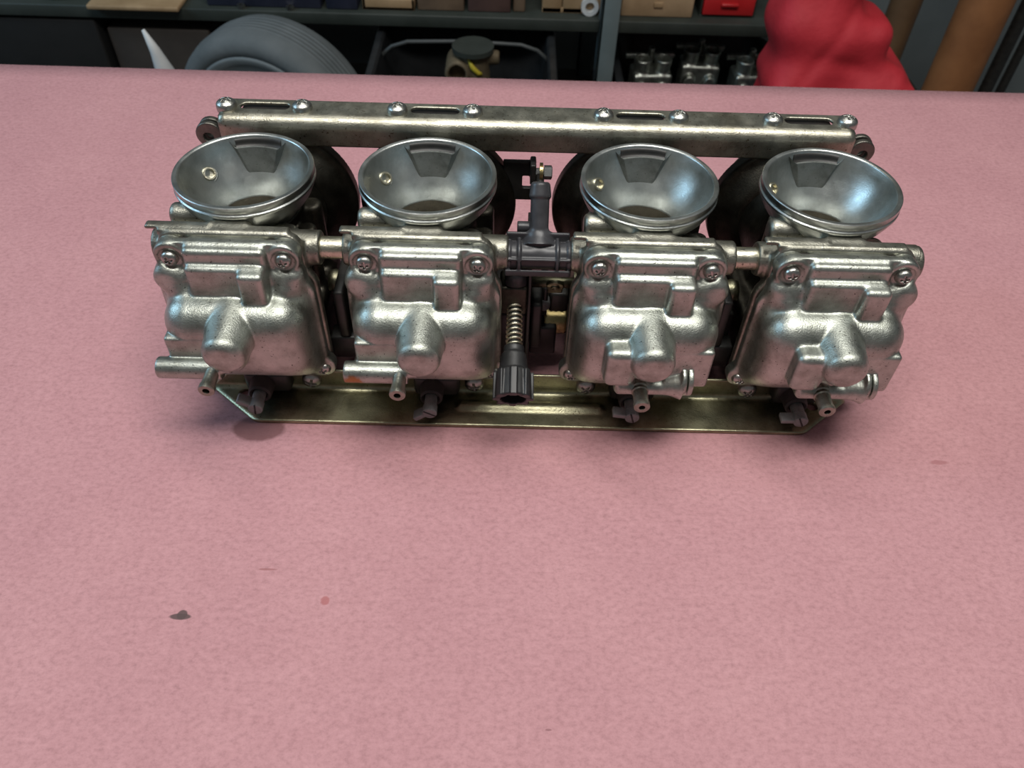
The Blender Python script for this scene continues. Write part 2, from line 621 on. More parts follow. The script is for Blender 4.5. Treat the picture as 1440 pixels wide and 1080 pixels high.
def gasket_mesh():
    return sdf_mesh('gasket', lambda X, Y, Z: np.maximum(extrude(flange2d(X, Z, -1.4), -Y, 36.8, 39.4, 0.2), -extrude(flange2d(X, Z, -5), -Y, 30, 45, 0.2)), (-34, -40, 16), (34, -36, 95), 0.6)


GASKET = gasket_mesh()
NIPPLE_A = sharp(lathe('drain_nipple', [(0, 60), (3.5, 60), (3.5, 68), (2.9, 69), (2.9, 74), (3.1, 76.8), (3.45, 77.4), (3.45, 79.6), (3.1, 80), (1.5, 80), (1.4, 74), (0, 74)], 28, 'Y'))
NIPPLE_B = sharp(lathe('drain_nipple', [(0, 60), (4.0, 60), (4.0, 67), (3.5, 67.6), (3.5, 68.5), (3.75, 69), (3.3, 69.6), (3.2, 75), (3.5, 75.6), (3.5, 77.6), (3.1, 78), (1.4, 78), (1.3, 72), (0, 72)], 28, 'Y'))


# --- bodies
def body_fn(X, Y, Z):
    B = -Y
    d = extrude(flange2d(X, Z, 0.6), B, 33.0, 37.2, 0.6)
    # top sill with the left-hand tab
    d = su(d, box(X, B, Z, (-2, 33.5, 93.6), (27, 2.5, 1.6), 0.6), 1.0)
    d = su(d, box(X, B, Z, (-21, 32.2, 94.9), (13.4, 2.2, 0.9), 0.5), 0.6)
    d = su(d, box(X, Y, Z, (0, -24, 52), (25, 10, 34), 5), 4)
    # neck piece under the bell at the front
    d = su(d, box(X, Y, Z, (0, -25, 88), (8, 7, 7.5), 2), 3)
    # fuel bosses left and right
    d = su(d, cyl(X, Y, Z, 0, (-28, 82), 7.4, -34.5, 36.0, 0.8), 2.5)
    # pilot boss on the upper left
    d = su(d, cyl(X, Y, Z, 0, (-18, 90), 5.2, -29, -8, 2.6), 2.0)
    d = su(d, cyl(X, Y, Z, 2, (-22, -10), 4.6, 60, 91, 1.5), 2.5)
    return clear_bore(d, X, Y, Z)


def clear_bore(d, X, Y, Z):
    d = np.maximum(d, -cyl(X, Y, Z, 2, (0, 0), 16.9, 40, 130))
    d = np.maximum(d, -cyl(X, Y, Z, 2, (0, 0), 17.5, -5, 8))
    # clear the funnel itself
    rr = np.sqrt(X * X + Y * Y)
    fun = rr - np.interp(Z.ravel(), [74, 77, 80, 84, 88, 94, 102], [17.8, 18.2, 18.9, 20.9, 23.4, 26.9, 29.0]).reshape(Z.shape)
    d = np.maximum(d, -np.where(Z > 74, fun, 9.0))
    return d


def rear_fn(X, Y, Z):
    # throat, engine-side spigot, slide tower, small passages
    d = box(X, Y, Z, (0, -4, 30), (31, 24, 15), 4)
    d = su(d, cyl(X, Y, Z, 2, (0, 0), 21.5, 20, 83, 2), 5)
    d = su(d, cyl(X, Y, Z, 2, (0, 0), 23.5, 0.0, 24, 1), 3)
    d = su(d, cyl(X, Y, Z, 1, (0, 60), 25, 0, 36, 3), 5)
    d = su(d, cyl(X, Y, Z, 2, (24, 8), 5.0, 30, 80, 2.0), 3)
    d = su(d, cyl(X, Y, Z, 2, (25, -8), 4.0, 30, 78, 1.5), 3)
    return clear_bore(d, X, Y, Z)


REAR = sdf_mesh('rear_casting', rear_fn, (-33, -30, 0), (33, 38, 90), 0.9)
BODY = sdf_mesh('carburetor_body', body_fn, (-36, -38, 0), (37, 38, 99), 0.8)

BELL_PROF = [(16.4, 52), (16.4, 76.6), (16.7, 77.4), (17.8, 80.2), (19.6, 83.6), (21.8, 87.0), (23.9, 90.4), (25.7, 94.0), (26.9, 97.6), (27.7, 101.3), (27.95, 101.75), (28.4, 102.0), (29.8, 102.0), (30.1, 101.7), (30.15, 99.4), (29.75, 98.9), (29.75, 98.5), (30.3, 98.0), (30.35, 97.2), (29.9, 96.5), (29.2, 94.5), (27.6, 91.2), (25.2, 88.0), (22.3, 85.0), (20.6, 82.2), (19.8, 78), (19.8, 52)]
BELL = sharp(lathe('bell_mouth', BELL_PROF, 128, 'Z', closed=True), 40)
BELL.materials.append(M['bell'])
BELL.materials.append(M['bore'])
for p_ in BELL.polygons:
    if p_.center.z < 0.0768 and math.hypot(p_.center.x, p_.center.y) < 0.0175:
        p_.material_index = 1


def inner_r(z):
    return float(np.interp(z, [p[1] for p in BELL_PROF[:11]], [p[0] for p in BELL_PROF[:11]]))


def baffle_mesh():
    """thin cast wall standing across the back of the funnel, open slot behind it"""
    vs, fs = [], []
    nx, nz = 41, 9
    for side in (0, 1):
        for i in range(nx):
            u = -1 + 2 * i / (nx - 1)
            e = max(0.0, abs(u) - 0.80) / 0.20
            for k in range(nz):
                t = k / (nz - 1)
                z = 85.0 + (98.3 + 2.6 * e ** 2 - 85.0) * t
                a = math.radians((17 + 11.5 * t) * u)
                r = 21.4 + 2.2 * (z - 86.2) / 13.5
                r += (max(r, inner_r(z) + 0.5) - r) * e ** 1.5
                r += side * 1.1
                vs.append((r * math.sin(a), r * math.cos(a), z))
    N = nx * nz
    for i in range(nx - 1):
        for k in range(nz - 1):
            a = i * nz + k
            fs.append((a, a + nz, a + nz + 1, a + 1))
            fs.append((N + a + 1, N + a + nz + 1, N + a + nz, N + a))
        a = i * nz + nz - 1
        fs.append((a, a + nz, N + a + nz, N + a))
        a = i * nz
        fs.append((a + nz, a, N + a, N + a + nz))
    for i in (0, nx - 1):
        for k in range(nz - 1):
            a = i * nz + k
            q = (a, a + 1, N + a + 1, N + a)
            fs.append(q if i == 0 else q[::-1])
    return sharp(from_np('vent_baffle', vs, fs), 40)


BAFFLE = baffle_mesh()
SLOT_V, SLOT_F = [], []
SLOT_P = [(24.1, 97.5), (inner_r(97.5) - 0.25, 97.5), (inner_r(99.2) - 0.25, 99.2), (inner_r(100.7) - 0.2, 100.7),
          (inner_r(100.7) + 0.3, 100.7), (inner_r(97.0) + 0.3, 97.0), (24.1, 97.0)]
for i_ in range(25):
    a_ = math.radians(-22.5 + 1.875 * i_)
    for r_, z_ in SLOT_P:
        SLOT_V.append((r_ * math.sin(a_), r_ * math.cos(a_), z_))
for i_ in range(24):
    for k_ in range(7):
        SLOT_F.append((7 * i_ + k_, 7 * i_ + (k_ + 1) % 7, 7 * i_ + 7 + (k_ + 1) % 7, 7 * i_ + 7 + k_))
SLOT = from_np('slot_shade_liner', SLOT_V, SLOT_F)  # black liner standing in for the dark depth of the slot
JET = sharp(lathe('air_jet', [(0, 0), (3.1, 0), (3.1, 3.2), (2.8, 3.7), (2.1, 3.7), (1.9, 2.2), (0, 2.0)], 24, 'Z'))
JETSEAT = sdf_mesh('jet_seat', lambda X, Y, Z: ss(cyl(X, Y, Z, 2, (0, 0), 4.3, -3, 0.6, 0.8), cyl(X, Y, Z, 2, (0, 0), 3.2, -0.5, 4, 0.2), 0.5), (-5, -5, -3), (5, 5, 1.2), 0.3)
SLIDE = sharp(lathe('throttle_slide', [(0, 60), (15.5, 60), (16.5, 59), (16.5, 56), (0, 56)], 40))


def cover_fn(X, Y, Z):
    d = cyl(X, Y, Z, 1, (0, 59.5), 39.3, 38, 46, 1.5)
    d = su(d, cyl(X, Y, Z, 1, (0, 59.5), 27, 30, 40, 2, 38.5), 2)
    d = su(d, cyl(X, Y, Z, 1, (0, 59.5), 37.0, 44, 70, 7, 25), 2)
    d = su(d, box(X, Y, Z, (17.7, 46, 92), (5, 6, 9), 2), 3)
    d = su(d, box(X, Y, Z, (-17.7, 46, 92), (5, 6, 9), 2), 3)
    return d


COVER = sdf_mesh('diaphragm_cover', cover_fn, (-40, 28, 19), (40, 71, 102), 0.9)

def rust_variant():
    m = M['alloy'].copy()
    m.name = 'cast_alloy_with_rust_spot'
    nt = m.node_tree
    b = nt.nodes['Principled BSDF']
    src = b.inputs['Base Color'].links[0].from_socket
    v = coords(nt)
    dn = nt.nodes.new('ShaderNodeVectorMath')
    dn.operation = 'DISTANCE'
    nt.links.new(v, dn.inputs[0])
    dn.inputs[1].default_value = (-0.0295, -0.0695, 0.0428)
    nz = noise(nt, 400, 3, 0.6, v)
    ad = nt.nodes.new('ShaderNodeMath')
    ad.operation = 'MULTIPLY_ADD'
    nt.links.new(nz.outputs['Fac'], ad.inputs[0])
    ad.inputs[1].default_value = 0.004
    nt.links.new(dn.outputs['Value'], ad.inputs[2])
    f = nt.nodes.new('ShaderNodeMapRange')
    nt.links.new(ad.outputs[0], f.inputs['Value'])
    f.inputs['From Min'].default_value = 0.0055
    f.inputs['From Max'].default_value = 0.0068
    f.inputs['To Min'].default_value = 0.9
    f.inputs['To Max'].default_value = 0.0
    nt.links.new(mix(nt, f.outputs[0], src, (0.34, 0.15, 0.04)), b.inputs['Base Color'])
    return m


bowls = []
for i, cx in enumerate(CX):
    kind = 'A' if i < 2 else 'B'
    body = mesh_obj('carburetor_body', BODY, 'body', BANK, (cx, 0, 0))
    mesh_obj('bell_mouth', BELL, 'bell', body)
    mesh_obj('rear_casting', REAR, 'dark_cast', body)['label'] = 'grimy rear casting with shade put into its colour'
    mesh_obj('vent_baffle', BAFFLE, 'rough_cast', body)['label'] = 'rough-cast air vent wall toned darker for shade'
    mesh_obj('slot_shade_liner', SLOT, 'black_metal', body)
    mesh_obj('throttle_slide', SLIDE, 'slide', body)
    mesh_obj('diaphragm_cover', COVER, 'dark_cast', body)['label'] = 'grimy diaphragm cover with shade put into its colour'
    # brass jet in the left flank of the funnel
    ang = math.radians(150)
    zj = 90.5
    rj = inner_r(zj) + 0.6
    jd = Vector((-math.cos(ang), -math.sin(ang) - 0.5, 1.0)).normalized()
    for nm, me, mt, off in (('jet_seat', JETSEAT, 'bell', -0.4), ('air_jet', JET, 'pale_zinc', -1.6)):
        o = mesh_obj(nm, me, mt, body, Vector((rj * math.cos(ang), rj * math.sin(ang), zj)) + jd * off)
        o.rotation_mode = 'QUATERNION'
        o.rotation_quaternion = jd.to_track_quat('Z', 'Y')
    bowl = mesh_obj('float_bowl', BOWL[kind], 'alloy', BANK, (cx, 0, 0))
    bowls.append(bowl)
    if i == 1:
        bowl.material_slots[0].link = 'OBJECT'
        bowl.material_slots[0].material = rust_variant()
    mesh_obj('gasket', GASKET, 'gasket', bowl)
    for s in (-1, 1):
        add_screw(SCREW_S, bowl, (23.3 * s, -42.8, 86.6), (0, -1, 0), random.uniform(0, 1.5), 'bowl_screw')
    s = 1 if i in (0, 1) else -1
    for s in (-1, 1):
        add_screw(SCREW_S, bowl, (30.2 * s, -42.8, 22.8), (0, -1, 0), random.uniform(0, 1.5), 'bowl_screw')
    if kind == 'A':
        mesh_obj('drain_nipple', NIPPLE_A, 'body', bowl, (-9.3, 0, 45.6))
    else:
        mesh_obj('drain_nipple', NIPPLE_B, 'body', bowl, (-2.2, 0, 39.4))


# --- top rail
def top_rail_fn(X, Y, Z):
    # angle section: top plate and front plate round a bend
    o = box(X, Y, Z, (0, 46.5, 94), (151.2, 11.5, 12.2), 5.5)
    n_ = box(X, Y, Z, (0, 48.1, 92.3), (170, 11.5, 12.3), 4.0)
    d = np.maximum(o, -n_)
    d = np.maximum(d, 92.2 - Z)
    d = np.maximum(d, Y - 53.0)
    d = np.maximum(d, np.abs(X) - 150)
    for cx in CX:
        q = np.maximum(np.abs(X - cx) - 8.6, 0)
        sl = np.sqrt(q * q + (Y - 46.6) ** 2) - 2.9
        d = np.maximum(d, -np.maximum(sl, 100 - Z))
    return d


TR = mesh_obj('top_rail', sharp(sdf_mesh('top_rail', top_rail_fn, (-151, 34, 91), (151, 54, 107), 0.5), 60), 'zinc', BANK)
for cx in CX:
    for s in (-1, 1):
        add_screw(SCREW_L, TR, (cx + 17.7 * s, 45.2, 106.0), (0, 0, 1), random.uniform(0, 1.5), 'rail_screw')
    mesh_obj('lug_in_slot', box_mesh('lug_in_slot', [(cx - 12, cx + 12, 39, 52.5, 95, 103.6)], 0.5), 'black_metal', TR)


def lug_fn(X, Y, Z):
    d = cyl(X, Y, Z, 1, (0, 0), 6.6, -4, -1, 0.5)
    d = su(d, cyl(X, Y, Z, 1, (0, 0), 6.4, 0.4, 3.4, 0.5), 0.4)
    d = su(d, box(X, Y, Z, (7, 0, -2), (6, 3.4, 5.5), 1.2), 1.2)
    return np.maximum(d, -cyl(X, Y, Z, 1, (-0.6, -1), 2.4, -9, 9))


LUG = sdf_mesh('end_lug', lug_fn, (-7, -5, -9), (14, 4, 7), 0.4)
for s in (-1, 1):
    o = mesh_obj('end_lug', LUG, 'grimy', TR, (156.5 * s, 45, 93.0))
    if s > 0:
        o.rotation_euler[2] = math.pi
        o.location[1] = 0.0445


# --- bottom rail: upright strip, forward lip with cut corners, pressed bead
def bottom_rail_fn(X, Y, Z):
    o = box(X, Y, Z, (0, -48, 10), (158, 11.0, 10.5), 2.5)
    B = -Y
    # L: upright at y=-37.., lip at z=0..1.6
    up = box(X, Y, Z, (0, -36.6, 7.2), (156, 0.9, 7.2), 0.5)
    lip = box(X, Y, Z, (0, -47.6, 1.15), (160, 11.6, 1.1), 0.4)
    d = su(up, lip, 3.0)
    bead = cyl(X, Y, Z, 0, (-47.0, 0.9), 3.0, -36, 36, 2.8)
    d = su(d, np.maximum(bead, -Z + 0.1), 2.0)
    # cut corners
    cut = np.sqrt(np.maximum(np.abs(X) - 118, 0) ** 2 * 0.10 + 0 * B) * 0 + (np.abs(X) - 134) * 0.64 + (B - 58.5) * 0.77
    d = -su(-d, -np.where(Z < 4.5, cut, -9), 3.0)
    d = np.maximum(d, (np.abs(X) - 150) * 0.7 + (Z - 9) * 0.7)
    # holes for seeing the end eyelets
    for s in (-1, 1):
        d = np.maximum(d, -cyl(X, Y, Z, 2, (140.0 * s, -42.0), 2.6, -3, 6))
    return np.maximum(d, 0.05 - Z)


BR = mesh_obj('bottom_rail', sharp(sdf_mesh('bottom_rail', bottom_rail_fn, (-161, -60, 0), (161, -35, 15), 0.45), 89), 'gold_zinc', BANK)
for x in (-107.0, -27.6, 27.0, 106.5):
    add_screw(SCREW_L, BR, (x, -37.5, 9.0), (0, -1, 0), random.uniform(0, 1.5), 'rail_screw', 'screw')

# --- choke plungers
PL = sharp(lathe('choke_plunger', [(0, 36), (3.0, 36), (3.0, 55.5), (3.4, 56), (3.4, 60.2), (3.0, 60.6), (0, 60.6)], 24, 'Y'))
COLLAR = sharp(lathe('collar', [(2.5, 38), (5.4, 38), (5.9, 44), (5.4, 50.5), (4.6, 51.4), (3.6, 50.8), (3.0, 48)], 28, 'Y'))
WING_ANG = (148, 215, 172, 182)
for i, (x, wa) in enumerate(zip((-129.2, -47.6, 47.6, 127.4), WING_ANG)):
    p = mesh_obj('choke_plunger', PL, 'steel_grey', BANK, (x, 0, 11.3))
    mesh_obj('collar', COLLAR, 'rubber', p)
    w = mesh_obj('lever_wing', box_mesh('lever_wing', [(2.5, 9.2, -60.2, -55.0, -1.3, 1.3)], 0.5), 'steel_grey', p)
    w.rotation_euler[1] = -math.radians(wa)
    sl = mesh_obj('slot', box_mesh('slot', [(-3.2, 3.2, -60.75, -60.0, -0.38, 0.38)]), 'black_metal', p)
    sl.rotation_euler[1] = -math.radians(wa + 115)
    mesh_obj('boss', box_mesh('boss', [(-9, 13, -44, -34, -6.5, 6.5)], 2.5), 'black_metal', p)

# --- fuel tubes, end cap and the black T piece
for x0, x1 in ((CX[0] + 30, CX[1] - 30), (CX[2] + 30, CX[3] - 30)):
    mesh_obj('fuel_tube', sharp(lathe('fuel_tube', [(0, x0), (4.9, x0), (4.9, x1), (0, x1)], 32, 'X')), 'pale_zinc', BANK, (0, -28, 82))


def tee_fn(X, Y, Z):
    d = cyl(X, Y, Z, 0, (-28, 80.5), 6.0, -14.5, 14.5, 0.5)
    for x in (-8.0, 8.4):
        d = su(d, cyl(X, Y, Z, 0, (-28, 80.5), 7.5, x - 0.7, x + 0.7, 0.3), 0.4)
    d = su(d, cyl(X, Y, Z, 0, (-28, 80.5), 6.6, -14.5, -11.5, 0.3), 0.3)
    d = su(d, cyl(X, Y, Z, 0, (-28, 80.5), 6.6, 12.5, 14.5, 0.3), 0.3)
    for c, hf in (((0, -33.8, 83.0), (14, 1.0, 0.5)), ((0, -35, 76.5), (14, 0.6, 1.6)), ((0, -24, 87.2), (13.6, 0.8, 2.6))):
        d = su(d, box(X, Y, Z, c, hf, 0.3), 0.4)
    # hose barb leaning back
    ca, sa = 0.82, 0.572
    Zr = (Y + 28) * sa + (Z - 80.5) * ca
    Yr = (Y + 28) * ca - (Z - 80.5) * sa
    d = su(d, cyl(X, Yr, Zr, 2, (0.4, 0), 4.0, 2, 29.5, 0.3), 2.5)
    d = su(d, cyl(X, Yr, Zr, 2, (0.4, 0), 7.6, 5, 10, 0.5, 4.0), 1.5)
    d = su(d, cyl(X, Yr, Zr, 2, (0.4, 0), 4.9, 24.0, 31.0, 1.3, 4.0), 0.4)
    d = np.maximum(d, -cyl(X, Yr, Zr, 2, (0.4, 0), 2.6, 16, 45))
    d = su(d, cyl(X, Y, Z, 0, (-18, 88), 2.6, -9, -3, 0.4), 0.8)
    return d


tee = mesh_obj('fuel_tee', sdf_mesh('fuel_tee', tee_fn, (-15, -38, 66), (15, -5, 111), 0.45), 'black_plastic', BANK)
tee['label'] = 'black plastic fuel T piece with upright hose barb'
mesh_obj('end_cap', sharp(lathe('end_cap', [(0, 30), (6.2, 30), (6.2, 38), (5.6, 38.6), (0, 38.6)], 28, 'X')), 'body', BANK, (-CX[0] - 4.5, -28, 84))

# --- idle speed screw: spring and knurled knob
AXD = Vector((0, -0.923, -0.383)).normalized()
AX0 = Vector((-9.0, -31.5, 53.8))
helix = []
turns = 9
for i in range(turns * 16 + 1):
    a = 2 * math.pi * i / 16
    t = 20.5 * i / (turns * 16)
    u = Vector((1, 0, 0))
    w = AXD.cross(u)
    helix.append(AX0 + AXD * t + (u * math.cos(a) + w * math.sin(a)) * 3.3)
mesh_obj('idle_spring', tube_path('idle_spring', helix, 0.62, 8), 'pale_zinc', BANK)['label'] = 'pale yellow plated coil spring'


def knob_fn(X, Y, Z):
    d = cyl(X, Y, Z, 2, (0, 0), 4.6, 0, 8, 0.8)
    d = su(d, cyl(X, Y, Z, 2, (0, 0), 5.4, 4, 14, 0.6, 7.0), 1.5)
    r = np.sqrt(X * X + Y * Y)
    a = np.arctan2(Y, X)
    d = su(d, cyl(X, Y, Z, 2, (0, 0), 7.4, 12, 25, 0.8, 8.0), 0.6)
    rib = np.maximum(np.maximum(r - 9.0 - 0 * Z, np.abs(Z - 19) - 6.2), np.abs(np.mod(a + math.pi / 8, math.pi / 4) - math.pi / 8) * r - 1.5)
    d = su(d, rib, 0.5)
    return np.maximum(d, -cyl(X, Y, Z, 2, (0, 0), 5.6, 17, 30))


kn = mesh_obj('idle_knob', sdf_mesh('idle_knob', knob_fn, (-9.5, -9.5, 0), (9.5, 9.5, 26), 0.4), 'black_knob', BANK, AX0 + AXD * 19.5)
kn['label'] = 'black ribbed idle knob with hollow end'
kn.rotation_mode = 'QUATERNION'
kn.rotation_quaternion = AXD.to_track_quat('Z', 'Y')
sh = mesh_obj('idle_screw', tube_path('idle_screw', [AX0 - AXD * 6, AX0 + AXD * 22], 2.2, 16), 'steel_grey', BANK)
hl = mesh_obj('screw_holder', box_mesh('screw_holder', [(-16, -3.6, -33, -20, 50, 66)], 1.2), 'dark_cast', BANK)
mesh_obj('holder_cap', tube_path('holder_cap', [(-9, -30, 66), (-9, -27, 74)], [5.0, 4.6], 24), 'black_plastic', BANK)

# --- throttle linkage between the middle carburettors
mesh_obj('linkage_plate', box_mesh('linkage_plate', [(-3.4, -1.9, -31, 16, 16, 72)], 0.4), 'black_metal', BANK)
mesh_obj('lever_stop', box_mesh('lever_stop', [(-20, -3, -28, 6, 12, 46)], 1.5), 'black_metal', BANK)
mesh_obj('lever_fork', box_mesh('lever_fork', [(-1, 12, -20, -8, 12, 30), (-1, 4, -26, -6, 22, 50)], 1.2), 'black_metal', BANK)
for xm in (-88.56, 88.56):
    # black blocks added to stand for deep shade in the narrow gaps
    mesh_obj('gap_shade_block', box_mesh('gap_shade_block', [(xm - 6, xm + 7, -22, 22, 24, 44), (xm - 3, xm + 2, -30, 0, 30, 58), (xm - 8, xm + 8, -30, -20, 16, 30)], 1.2), 'black_metal', BANK)
    mesh_obj('sync_spring', lathe('sync_spring', [(0, xm - 8), (5, xm - 8), (5.6, xm - 5), (5, xm - 3), (5.6, xm), (5, xm + 3), (5.6, xm + 5), (5, xm + 8), (0, xm + 8)], 20, 'X'), 'gold_zinc', BANK, (0, -12, 50))
mesh_obj('throttle_shaft', tube_path('throttle_shaft', [(-27, 0, 34), (27, 0, 34)], 4.2, 20), 'gold_zinc', BANK)
mesh_obj('choke_shaft', tube_path('choke_shaft', [(-3, -20, 59), (26, -20, 59)], 2.5, 16), 'gold_zinc', BANK)


def clamp_fn(X, Y, Z):
    d = np.maximum(np.sqrt(X * X + Z * Z) - 3.9, np.abs(Y) - 0.9)
    d = su(d, box(X, Y, Z, (0.4, 0, -4), (3.6, 0.9, 4.6), 0.6), 1.5)
    d = su(d, cyl(X, Y, Z, 1, (0, 0), 1.9, -2.2, 1, 0.4), 0.3)
    return np.maximum(d, -cyl(X, Y, Z, 1, (0, 0), 0.9, -4, -1.4))


cl = mesh_obj('choke_clamp', sdf_mesh('choke_clamp', clamp_fn, (-5, -3, -9), (5, 2, 5), 0.35), 'gold_zinc', BANK, (9, -24, 61))
cl.rotation_euler = (0.5, 0, 0)
DISC = sharp(lathe('lever_disc', [(0, -1), (10.5, -1), (11, -0.6), (11, 0.6), (10.5, 1), (0, 1)], 36, 'X'))
for x, y, z, mt in ((1.5, -8, 32, 'gold_zinc'), (19.5, -8, 44, 'gold_zinc')):
    mesh_obj('lever_disc', DISC, mt, BANK, (x, y, z))
mesh_obj('lever_arm', box_mesh('lever_arm', [(4, 7, -16, 6, 34, 52)], 1.2), 'black_metal', BANK)
mesh_obj('lever_block', box_mesh('lever_block', [(8, 17, -12, 4, 30, 45)], 1.5), 'black_metal', BANK)
mesh_obj('return_spring', sharp(lathe('return_spring', [(3, 4), (7, 4), (7.4, 5.4), (7, 6.8), (7.4, 8.2), (7, 9.6), (7.4, 11), (7, 12.4), (7.4, 13.8), (7, 15), (3, 15)], 28, 'X')), 'brass', BANK, (2, -10, 27))
mesh_obj('link_screw', lathe('link_screw', [(0, 3), (2.8, 2.8), (3.2, 2), (3.2, -3), (0, -3)], 20, 'Y'), 'steel_grey', BANK, (5, -14, 41))


def bracket_fn(X, Y, Z):
    d = box(X, Y, Z, (-8, 40, 74), (8, 1.2, 11), 0.5)
    d = np.maximum(d, -box(X, Y, Z, (-4.2, 40, 73.5), (2.2, 5, 3.4), 0.6))
    d = su(d, box(X, Y, Z, (-1.4, 37.5, 81), (1.4, 4.5, 5.5), 0.6), 0.6)
    d = su(d, box(X, Y, Z, (1.6, 37, 69), (1.4, 1.0, 9), 0.5), 0.6)
    return d


br = mesh_obj('cable_bracket', sdf_mesh('cable_bracket', bracket_fn, (-17, 32, 59), (4, 43, 88), 0.45), 'black_metal', BANK)
mesh_obj('bracket_bolt', sharp(lathe('bracket_bolt', [(0, -4), (2.0, -4), (2.0, 1.0), (3.4, 1.0), (3.4, 4.5), (2.6, 5), (0, 5)], 6, 'X'), 30), 'steel_grey', br, (3.0, 37, 80.5), smooth=False)
mesh_obj('washer', sharp(lathe('washer', [(1.5, 0.0), (4.6, 0.0), (4.6, 1.6), (1.5, 1.6)], 28, 'X', closed=True)), 'brass', br, (1.8, 37, 80.5))
strap = tube_path('strap', [(2, 36, 80), (2.5, 30, 74), (3.0, 18, 70), (2, 4, 60)], 2.0, 10)
mesh_obj('cable_strap', strap, 'black_metal', br)

# ------------------------------------------------------------------ background: low bench, shelf and what stands there
DARKWOOD = plain('dark_oiled_wood', (0.035, 0.03, 0.025), (0.075, 0.062, 0.05), 0.7, 9)
SHELFM = plain('grey_green_painted_steel', (0.022, 0.028, 0.023), (0.042, 0.05, 0.043), 0.55, 14)
POSTM = plain('blue_grey_painted_steel', (0.13, 0.17, 0.175), (0.19, 0.235, 0.24), 0.5, 14)
LB = 450.0                                # top of the low bench
low = empty('low_bench')
tag(low, 'low dark wooden bench in front of the back wall', 'bench')
for k in range(5):
    y0 = 600 + k * 131
    mesh_obj('plank', box_mesh('plank', [(-1020, 800, y0, y0 + 128, LB - 35, LB)], 2), DARKWOOD, low)
for x in (-1000, -140, 730):
    for y in (620, 1170):
        mesh_obj('leg', box_mesh('leg', [(x, x + 60, y, y + 60, 0, LB - 34)], 2), DARKWOOD, low)

SH = 694.0                                # top of the shelf board
rack = empty('storage_rack')
tag(rack, 'grey-green steel storage rack standing on the low bench', 'shelf')
mesh_obj('shelf_board', box_mesh('shelf_board', [(-1000, 420, 900, 1240, SH - 18, SH)], 1.5), SHELFM, rack)
for x, y in ((118, 884), (-1020, 884), (118, 1220), (-1020, 1220), (420, 1220)):
    mesh_obj('post', box_mesh('post', [(x, x + 27, y, y + 16, LB, SH + 460), (x, x + 4, y, y + 30, LB, SH + 460)], 0.6), POSTM, rack)


def bx_thing(name, label, cat, b, mat, group=None, bev=2.0):
    o = mesh_obj(name, box_mesh(name, [b], bev), mat)
    o.location = ((b[0] + b[1]) / 2 * MM, (b[2] + b[3]) / 2 * MM, b[4] * MM)
    for v in o.data.vertices:
        v.co -= o.location
    return tag(o, label, cat, group)


CARD = plain('tan_cardboard', (0.30, 0.20, 0.11), (0.42, 0.29, 0.17), 0.75, 25)
CARD2 = plain('brown_cardboard', (0.13, 0.085, 0.055), (0.20, 0.135, 0.085), 0.75, 25)
CARD3 = plain('dark_red_brown_card', (0.075, 0.04, 0.035), (0.11, 0.06, 0.05), 0.7, 25)
PINE = plain('old_pine', (0.28, 0.18, 0.09), (0.44, 0.30, 0.17), 0.65, 18)
REDP = plain('red_plastic', (0.42, 0.012, 0.015), (0.52, 0.02, 0.022), 0.4, 30)
WHITEP = plain('white_plastic', (0.52, 0.54, 0.55), (0.66, 0.68, 0.68), 0.45, 30)


def open_box(name, label, cat, x0, x1, y0, y1, h, mat, group=None):
    r = empty(name, ((x0 + x1) / 2 * MM, (y0 + y1) / 2 * MM, SH * MM))
    tag(r, label, cat, group)
    w, d = (x1 - x0) / 2, (y1 - y0) / 2
    mesh_obj('base', box_mesh('base', [(-w, w, -d, d, 0, 5)], 1), mat, r)
    for b in ((-w, w, -d, -d + 5, 0, h), (-w, w, d - 5, d, 0, h), (-w, -w + 5, -d, d, 0, h), (w - 5, w, -d, d, 0, h)):
        mesh_obj('side_panel', box_mesh('side_panel', [b], 1), mat, r)
    return r


open_box('wooden_tray', 'shallow pale wooden tray with a white pot in it', 'tray', -238, -160, 915, 1080, 16, PINE)
pot = mesh_obj('white_pot', sharp(lathe('white_pot', [(0, 0), (22, 0), (25, 6), (26, 40), (24, 44), (22, 44), (21, 8), (0, 8)], 32)), WHITEP, None, (-196, 950, SH + 5))
tag(pot, 'small round white plastic pot in the wooden tray', 'pot')
bx_thing('cardboard_box', 'mid brown cardboard box beside the wooden tray', 'box', (-156, -86, 918, 1060, SH, SH + 95), CARD2)
bx_thing('cardboard_box', 'dark reddish brown box between two brown boxes', 'box', (-80, -16, 918, 1060, SH, SH + 95), CARD3)
bx_thing('cardboard_box', 'narrow brown box beside the dark reddish box', 'box', (-12, 6, 922, 1050, SH, SH + 80), CARD2)

# pine crate with upright slats, left of the post
cr = empty('pine_crate', (0.0775, 0.985, SH * MM))
tag(cr, 'pale pine crate with upright boards beside the steel post', 'crate')
mesh_obj('base', box_mesh('base', [(-46, 46, -62, 62, 0, 8)], 1), PINE, cr)
for k in range(3):
    mesh_obj('plank', box_mesh('plank', [(-46 + k * 31, -46 + k * 31 + 29.5, -62, -55, 0, 110)], 1.2), PINE, cr)
    mesh_obj('plank', box_mesh('plank', [(-46 + k * 31, -46 + k * 31 + 29.5, 55, 62, 0, 110)], 1.2), PINE, cr)
for sx in (-46, 40):
    mesh_obj('side_panel', box_mesh('side_panel', [(sx, sx + 6, -55, 55, 0, 108)], 1), PINE, cr)
bl = mesh_obj('tape_roll', sharp(lathe('tape_roll', [(7, 0), (13, 0), (13, 9), (7, 9)], 24, 'Y', closed=True)), WHITEP, None, (103, 923.2, SH + 13.0))
tag(bl, 'small white roll leaning on the pine crate', 'roll')

